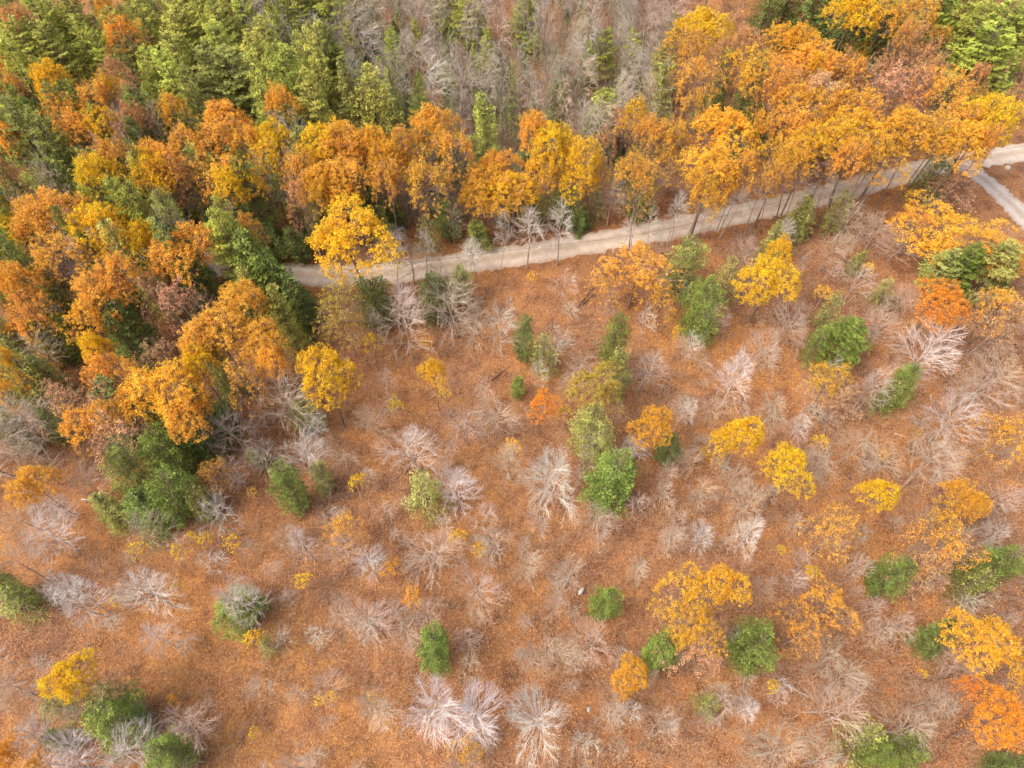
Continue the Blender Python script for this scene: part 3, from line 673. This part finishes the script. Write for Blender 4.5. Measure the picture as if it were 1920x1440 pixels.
# ------------------------------------------------------------------ woods filled in by kind
def inside(px, py, poly):
    r = False; j = len(poly) - 1
    for i in range(len(poly)):
        (xi, yi), (xj, yj) = poly[i], poly[j]
        if (yi > py) != (yj > py) and px < (xj - xi) * (py - yi) / (yj - yi) + xi: r = not r
        j = i
    return r
def fill(poly, n, gap, name, kinds, cols, Hr, Wr, label, cat, group, seed):
    """n trees whose crowns stand in the given stretch of the photograph, at least gap metres apart"""
    rg = random.Random(seed); pts = []; tries = 0
    x0, x1 = min(p[0] for p in poly), max(p[0] for p in poly); y0, y1 = min(p[1] for p in poly), max(p[1] for p in poly)
    while len(pts) < n and tries < n * 60:
        tries += 1
        px, py = rg.uniform(x0, x1), rg.uniform(y0, y1)
        if not inside(px, py, poly): continue
        H = rg.uniform(*Hr); x, y, dpt = at(px, py, H * .6)
        if road_dist(x, y) < 3.2: continue
        if any((x - a) ** 2 + (y - b_) ** 2 < gap * gap for a, b_ in pts): continue
        pts.append((x, y))
        k_, c_ = rg.choice(kinds), rg.choice(cols); R_w = rg.uniform(*Wr)
        o = place(name, k_, c_, x, y, R_w, H, label or '', cat, group, .15)
        if label is None:
            qx, qy = to_px(x, y, H * .6)
            ENT.append(dict(noun={'conifer': 'conifer', 'sapling': 'bare sapling'}.get(cat, 'leafless tree' if name == 'bare_tree' else 'broadleaf tree'), c=c_, x=qx, y=qy, w=90, adj='thin' if cat == 'sapling' else 'narrow' if H > 13 else 'low', o=o))
THICKET = [(430, -150), (1290, -150), (1270, 60), (1225, 250), (1160, 275), (960, 215), (800, 205), (640, 175), (520, 110), (450, 60)]
fill(THICKET, 190, 1.75, 'bare_tree', ['slim', 'slim', 'slim', 'bare'], ['k', 'k', 'k', 'p'], (12, 17), (2.0, 3.4), 'slim leafless grey tree in the crowded wood behind the amber trees', 'tree', 'leafless trees in the wood beyond the road', 3)
LEFTW = [(-60, -150), (560, -150), (640, 180), (520, 215), (330, 210), (200, 120), (60, 200), (-60, 260)]
fill(LEFTW, 66, 3.0, 'hemlock_tree', ['cone', 'dome', 'pine'], ['m', 'y', 'o'], (12, 16), (2.2, 3.2), None, 'conifer', 'conifers filling the top left stand', 6)
BAND = [(-40, 180), (300, 200), (620, 290), (600, 400), (420, 440), (150, 520), (-40, 520)]
fill(BAND, 40, 3.4, 'hemlock_tree', ['cone', 'dome', 'pine'], ['b', 'd', 'm', 'y'], (13, 20), (2.0, 3.3), None, 'conifer', 'understory conifers in the left stand', 7)
MIDW = [(560, 260), (1260, 230), (1260, 410), (1000, 430), (760, 450), (560, 440)]
fill(MIDW, 26, 2.8, 'hemlock_tree', ['cone', 'dome', 'ragged'], ['d', 'd', 'm'], (4, 8.5), (1.5, 2.6), None, 'conifer', 'understory conifers behind the road', 21)
fill(MIDW, 30, 2.6, 'bare_sapling', ['whip', 'bare'], ['p', 'g'], (5, 9), (1.3, 2.6), None, 'sapling', 'leafless understory behind the road', 22)
fill(BAND, 22, 3.4, 'bare_tree', ['slim', 'bare'], ['g', 'k', 'p'], (14, 19), (2.0, 3.2), None, 'tree', 'leafless trees in the left stand', 24)
fill(MIDW, 12, 4.0, 'broadleaf_tree', ['thin', 'open'], ['A', 'R', 'G'], (11, 14), (2.4, 3.4), None, 'tree', 'shorter broadleaf trees behind the road', 23)
RIGHTW = [(1260, 120), (1960, 60), (1960, 200), (1800, 260), (1420, 330), (1260, 330)]
fill(RIGHTW, 24, 3.2, 'broadleaf_tree', ['thin', 'open'], ['A', 'R', 'T', 'G'], (9, 13), (1.8, 3.2), None, 'tree', 'understory broadleaf trees at upper right', 8)
fill(RIGHTW, 14, 4.2, 'hemlock_tree', ['cone', 'dome'], ['d', 'm'], (7, 10), (1.5, 2.4), None, 'conifer', 'understory conifers at upper right', 9)
EDGE = [(-90, 180), (30, 200), (50, 540), (-90, 540)]
fill(EDGE, 7, 4.0, 'broadleaf_tree', ['open', 'full'], ['A', 'A', 'G', 'Y'], (13, 16), (2.6, 4.2), None, 'tree', 'broadleaf trees along the left edge', 13)
fill(EDGE, 9, 4.0, 'hemlock_tree', ['cone', 'dome'], ['m', 'b', 'o'], (9, 14), (2.2, 3.2), None, 'conifer', 'conifers along the left edge', 14)
BACK = [(-150, -230), (2070, -230), (2120, -110), (-200, -110)]
fill(BACK, 40, 4.2, 'hemlock_tree', ['cone', 'cone', 'pine'], ['m', 'o', 'o'], (14, 18), (2.6, 4.2), None, 'conifer', 'conifers along the far edge', 15)
EDGE2 = [(-70, 560), (60, 560), (95, 640), (80, 760), (50, 900), (-70, 900)]
fill(EDGE2, 7, 3.4, 'hemlock_tree', ['dome', 'ragged'], ['b', 'm'], (9, 12), (2.0, 3.2), None, 'conifer', 'conifers along the left edge', 31)
fill(EDGE2, 7, 3.4, 'broadleaf_tree', ['open', 'thin'], ['A', 'G'], (11, 13), (2.0, 3.2), None, 'tree', 'broadleaf trees along the left edge', 32)
fill(EDGE2, 10, 2.6, 'bare_tree', ['bare', 'slim'], ['g', 'p'], (9, 13), (2.0, 3.4), None, 'tree', 'leafless trees along the left edge', 33)
FARR = [(1270, -150), (1960, -150), (1960, 10), (1270, 10)]
fill(FARR, 26, 4.0, 'broadleaf_tree', ['open', 'full', 'thin'], ['A', 'G', 'R'], (14, 17), (2.6, 4.0), None, 'tree', 'broadleaf trees at the top right', 12)
SLOPE = [(-40, 980), (160, 930), (420, 820), (660, 640), (760, 560), (1260, 520), (1500, 430), (1650, 400), (1960, 500), (1960, 1480), (-40, 1480)]
fill(SLOPE, 210, 2.0, 'bare_sapling', ['whip'], ['p', 'p', 'g'], (3.0, 7.5), (.8, 2.1), None, 'sapling', 'leafless saplings scattered on the slope', 10)

give_labels()

# ------------------------------------------------------------------ stuff on the forest floor
def litter():
    rng = np.random.default_rng(3); n = 620000
    px = rng.uniform(-60, 1980, n); py = 1480 - 1150 * rng.uniform(0, 1, n) ** .9
    u, v = (px - 960) / FPX, (720 - py) / FPX
    dz = -sin(PITCH) + v * cos(PITCH); t = CAM_H / -dz; x = u * t; y = (cos(PITCH) + v * sin(PITCH)) * t
    dens = .5 + .5 * np.sin(x * .25 + 1.7 * np.sin(y * .13)) * np.cos(y * .31 + np.sin(x * .2))
    dd = np.full(n, 1e9)
    for q in ALLR[::3]: dd = np.minimum(dd, (x - q[0]) ** 2 + (y - q[1]) ** 2)
    dd = np.sqrt(dd)
    keep = (rng.uniform(0, 1, n) < .5 + .5 * dens) & (rng.uniform(0, 1, n) < np.clip((dd - 1.5) / 1.1, .07, 1))
    x, y, dens = x[keep], y[keep], dens[keep]; n = len(x)
    z = ground_z(x, y) + rng.uniform(.02, .10, n)
    V, Q = leaf_quads(rng, np.column_stack([x, y, z]), .115, 1.4, .8)
    tint = np.zeros((n, 3)); tint[:, 0] = rng.uniform(0, 1, n); tint[:, 1] = np.clip(rng.normal(.5, .4, n) - .25 * (dens > .75), 0, 1)
    o = bpy.data.objects.new('leaf_litter', make_mesh('leaf_litter', V, Q, [M_LITTER], tint))
    o.color = (.64, .335, .115, 1); o['kind'] = 'stuff'; o['label'] = 'fallen orange and tan leaves lying all over the slope'; o['category'] = 'fallen leaves'
    col.objects.link(o)
M_LITTER = leaf_material('fallen leaves', .75, (.62, .46, .50), .05)
litter()
def brush():
    """leafless twiggy undergrowth"""
    rng = np.random.default_rng(9); n = 23000
    px = rng.uniform(-60, 1980, n); py = 1480 - 1400 * rng.uniform(0, 1, n) ** .85
    u, v = (px - 960) / FPX, (720 - py) / FPX
    dz = -sin(PITCH) + v * cos(PITCH); t = CAM_H / -dz; x = u * t; y = (cos(PITCH) + v * sin(PITCH)) * t
    d1 = np.sin(x * .17 + 2 * np.sin(y * .09)) * np.cos(y * .21 + x * .05) + np.where(px > 1250, .35, 0)
    dd = np.full(n, 1e9)
    for q in ALLR[::3]: dd = np.minimum(dd, (x - q[0]) ** 2 + (y - q[1]) ** 2)
    keep = (np.sqrt(dd) > 3.2) & (rng.uniform(-1, 1, n) < d1 + .2)
    x, y = x[keep], y[keep]; segs = []
    z = ground_z(x, y)
    for a, b_, c in zip(x, y, z):
        L = rng.uniform(.7, 2.4)
        for k in range(rng.integers(3, 7)):
            d = unit(np.array([rng.normal(0, .55), rng.normal(0, .55), 1.])); p = np.array([a + rng.normal(0, .25), b_ + rng.normal(0, .25), c - .05]); q = p + d * L * rng.uniform(.6, 1)
            segs.append([*p, *q, .013, .007])
            for m in range(3):
                tt = rng.uniform(.35, 1); s = p * (1 - tt) + q * tt; e = s + unit(d + rng.normal(0, .6, 3)) * L * .35
                segs.append([*s, *e, .009, .005])
    V, Q = tubes(segs, 3)
    o = bpy.data.objects.new('undergrowth', make_mesh('undergrowth', V, Q, [M_TWIG]))
    o.color = (.48, .345, .24, 1); o['kind'] = 'stuff'; o['label'] = 'leafless pinkish brush growing among the trees'; o['category'] = 'brush'
    col.objects.link(o)
brush()
def thicket_brush():
    rng = np.random.default_rng(19); segs = []; C = []; A = []; T = []; k = 0
    while k < 5200:
        px, py = rng.uniform(400, 1320), rng.uniform(-200, 430)
        x, y, _ = at(px, py)
        if not inside(px, py - 60, THICKET) and not inside(px, py, MIDW): 
            k += .3; continue
        if (x * x) < 0 or road_dist(x, y) < 6: k += .3; continue
        k += 1; z = float(ground_z(x, y)); L = rng.uniform(2, 6.5)
        for q in range(2):
            d = unit(np.array([rng.normal(0, .13), rng.normal(0, .13), 1.])); p = np.array([x + rng.normal(0, .5), y + rng.normal(0, .5), z - .05]); e = p + d * L
            segs.append([*p, *e, .026, .010])
            for m in range(7):
                t = rng.uniform(.35, 1); s = p * (1 - t) + e * t; f = s + unit(d * .7 + rng.normal(0, .55, 3)) * L * .22
                segs.append([*s, *f, .014, .007])
    V, Q = tubes(segs, 3)
    o = bpy.data.objects.new('thicket_undergrowth', make_mesh('thicket_undergrowth', V, Q, [M_TWIG]))
    o.color = (.42, .36, .29, 1); o['kind'] = 'stuff'; o['label'] = 'grey leafless undergrowth packed between the bare trees beyond the road'; o['category'] = 'brush'
    col.objects.link(o)
    for k in range(270):
        for _ in range(200):
            px, py = rng.uniform(400, 1320), rng.uniform(-200, 330)
            x, y, _d = at(px, py)
            if inside(px, py - 40, THICKET) and road_dist(x, y) > 9: break
        z = float(ground_z(x, y)); H = rng.uniform(2.5, 8.5); R = H * rng.uniform(.22, .34); n = int(H * 110)
        g = rng.uniform(.05, 1, n); az = rng.uniform(0, 2 * pi, n); rr = R * (1 - g) ** .8 * rng.uniform(.45, 1.1, n) * (1 + .3 * np.sin(az * 3 + k))
        C.append(np.column_stack([x + rr * np.cos(az), y + rr * np.sin(az), z + H * g - .25 * rr]))
        A.append(np.column_stack([np.cos(az), np.sin(az), np.zeros(n)])); b = rng.uniform(.2, .9)
        T.append(np.column_stack([np.clip(b + rng.normal(0, .2, n), 0, 1), np.full(n, rng.uniform()), np.zeros(n)]))
    V, Q = leaf_quads(rng, np.vstack(C), .36, 1.0, .5, np.vstack(A))
    o = bpy.data.objects.new('evergreen_undergrowth', make_mesh('evergreen_undergrowth', V, Q, [M_NEEDLE], np.vstack(T)))
    o.color = (.33, .34, .11, 1); o['kind'] = 'stuff'; o['label'] = 'soft olive evergreen growth filling the gaps in the leafless wood'; o['category'] = 'undergrowth'
    col.objects.link(o)
thicket_brush()

# ------------------------------------------------------------------ single things
def log(p0, p1, r, mat, label, name='fallen_log', z=.12, stub=True):
    a = np.array([*at(*p0)[:2]]); b_ = np.array([*at(*p1)[:2]]); L = np.linalg.norm(b_ - a); rng = np.random.default_rng(int(p0[0]))
    c = (a + b_) / 2; d = (b_ - a) / L; segs = []; n = 7; pts = []
    for k in range(n + 1):
        f = k / n; off = rng.normal(0, L * .008)
        pts.append(np.array([d[0] * (f - .5) * L - d[1] * off, d[1] * (f - .5) * L + d[0] * off, r * .7 + .05 * sin(f * 5)]))
    for k in range(n): segs.append([*pts[k], *pts[k + 1], r * (1 - .75 * k / n), r * (1 - .75 * (k + 1) / n)])
    if stub:
        for k in (2, 4, 5):
            e = pts[k] + np.array([-d[1], d[0], .6]) * rng.uniform(.4, 1.1) * (1 if k % 2 else -1) * np.array([1, 1, 1 if k % 2 else -1])
            segs.append([*pts[k], *e, r * .3, r * .1])
    V, Q = tubes(segs, 8)
    o = bpy.data.objects.new(name, make_mesh(name, V, Q, [mat], smooth=True)); o.location = (c[0], c[1], float(ground_z(c[0], c[1])) + .02)
    o['label'] = label; o['category'] = 'log'; o['group'] = 'fallen logs on the slope'; col.objects.link(o)
log((1078, 585), (1117, 537), .16, M_DARKLOG, 'dark fallen trunk below the road, longer of the crossed pair')
log((1092, 574), (1121, 546), .13, M_DARKLOG, 'shorter dark fallen trunk beside the longer one below the road', stub=False)
log((922, 718), (958, 690), .15, M_DARKLOG, 'dark fallen trunk between leafless trees above the red orange shrub')
log((1808, 772), (1850, 716), .13, M_PALELOG, 'pale stripped trunk lying among brush on the right')
log((1743, 742), (1744, 756), .08, M_PALELOG, 'short pale stick upright on the right slope', stub=False)
log((1744, 762), (1750, 776), .08, M_PALELOG, 'short pale bent stick just below the other pale stick', stub=False)
log((1676, 813), (1706, 822), .07, M_PALELOG, 'thin pale stick lying on the slope beside a golden sapling', stub=False)
log((150, 934), (182, 938), .12, M_PALELOG, 'pale dead branch lying at left below the tan crowns')
log((1468, 1280), (1528, 1312), .2, M_DEAD, 'mossy grey fallen trunk right of the double golden crown')
log((1560, 1345), (1612, 1364), .1, M_PALELOG, 'pale curved branch at bottom near the green conifers')
log((1666, 1240), (1676, 1252), .13, M_DARKLOG, 'short dark log piece alone on the orange floor', stub=False)
log((440, 1400), (505, 1330), .06, M_DARKLOG, 'long thin dark stick on the bottom left slope', stub=False)
log((1440, 606), (1520, 606), .09, M_DARKLOG, 'thin dark trunk lying level right of the green hemlock')
log((1600, 503), (1568, 520), .07, M_DEAD, 'thin grey stick leaning in brush at right')
log((1320, 1112), (1450, 1116), .05, M_DEAD, 'long thin grey stick right of the golden crowns', stub=False)
log((980, 1190), (1012, 1150), .05, M_DEAD, 'thin curved stick in the middle of the lower slope', stub=False)
def boulder(px, py, s, name, label, seed):
    import bmesh
    bm = bmesh.new(); bmesh.ops.create_icosphere(bm, subdivisions=3, radius=1.0); rng = random.Random(seed)
    pl = [(np.array([rng.gauss(0, 1) for _ in range(3)]), rng.uniform(.6, .85)) for _ in range(9)]
    for v in bm.verts:
        c = np.array(v.co)
        for nrm, k in pl:
            nn = nrm / np.linalg.norm(nrm); e = c @ nn - k
            if e > 0: c = c - nn * e
        v.co = c * np.array(s)
    me = bpy.data.meshes.new(name); bm.to_mesh(me); bm.free(); me.materials.append(M_STONE)
    x, y, _ = at(px, py); o = bpy.data.objects.new(name, me); o.location = (x, y, float(ground_z(x, y)) + s[2] * .4); o.rotation_euler = (0, 0, seed)
    o['label'] = label; o['category'] = 'boulder'; col.objects.link(o)
M_STONE = stone_material()
boulder(1090, 1107, (.55, .4, .35), 'boulder', 'flat pale boulder beside the small green conifer on the slope', 1)
boulder(1888, 317, (.55, .45, .5), 'boulder', 'small white rock on the leafy island at the driveway fork', 2)
boulder(840, 1340, (.4, .35, .25), 'boulder', 'pale rock half hidden between the two big white leafless trees', 3)
boulder(1104, 1330, (.3, .25, .2), 'boulder', 'little pale stone right of the white leafless tree at bottom', 4)

# overhead cable following the road, its posts out of sight among the crowns at both ends
def cable():
    pts = []
    for i, (px, py) in enumerate([(590, 497), (730, 492), (880, 480), (1050, 460), (1230, 431), (1420, 391), (1600, 340), (1850, 285), (2100, 250)]):
        x, y, _ = at(px, py, 6.0); pts.append((x, y))
    P = smooth_path(pts, 10); n = len(P); segs = []
    z = [6.0 + .25 * cos(2 * pi * i / 26) for i in range(n)]
    for i in range(n - 1): segs.append([P[i][0], P[i][1], z[i], P[i + 1][0], P[i + 1][1], z[i + 1], .022, .022])
    V, Q = tubes(segs, 5)
    m = solid('black cable sheath', (.05, .045, .045), .6)
    o = bpy.data.objects.new('overhead_cable', make_mesh('overhead_cable', V, Q, [m], smooth=True))
    o['label'] = 'thin dark overhead cable running along the gravel road'; o['category'] = 'cable'; col.objects.link(o)
cable()
print('trees', len(ENT), 'objects', len(bpy.data.objects))
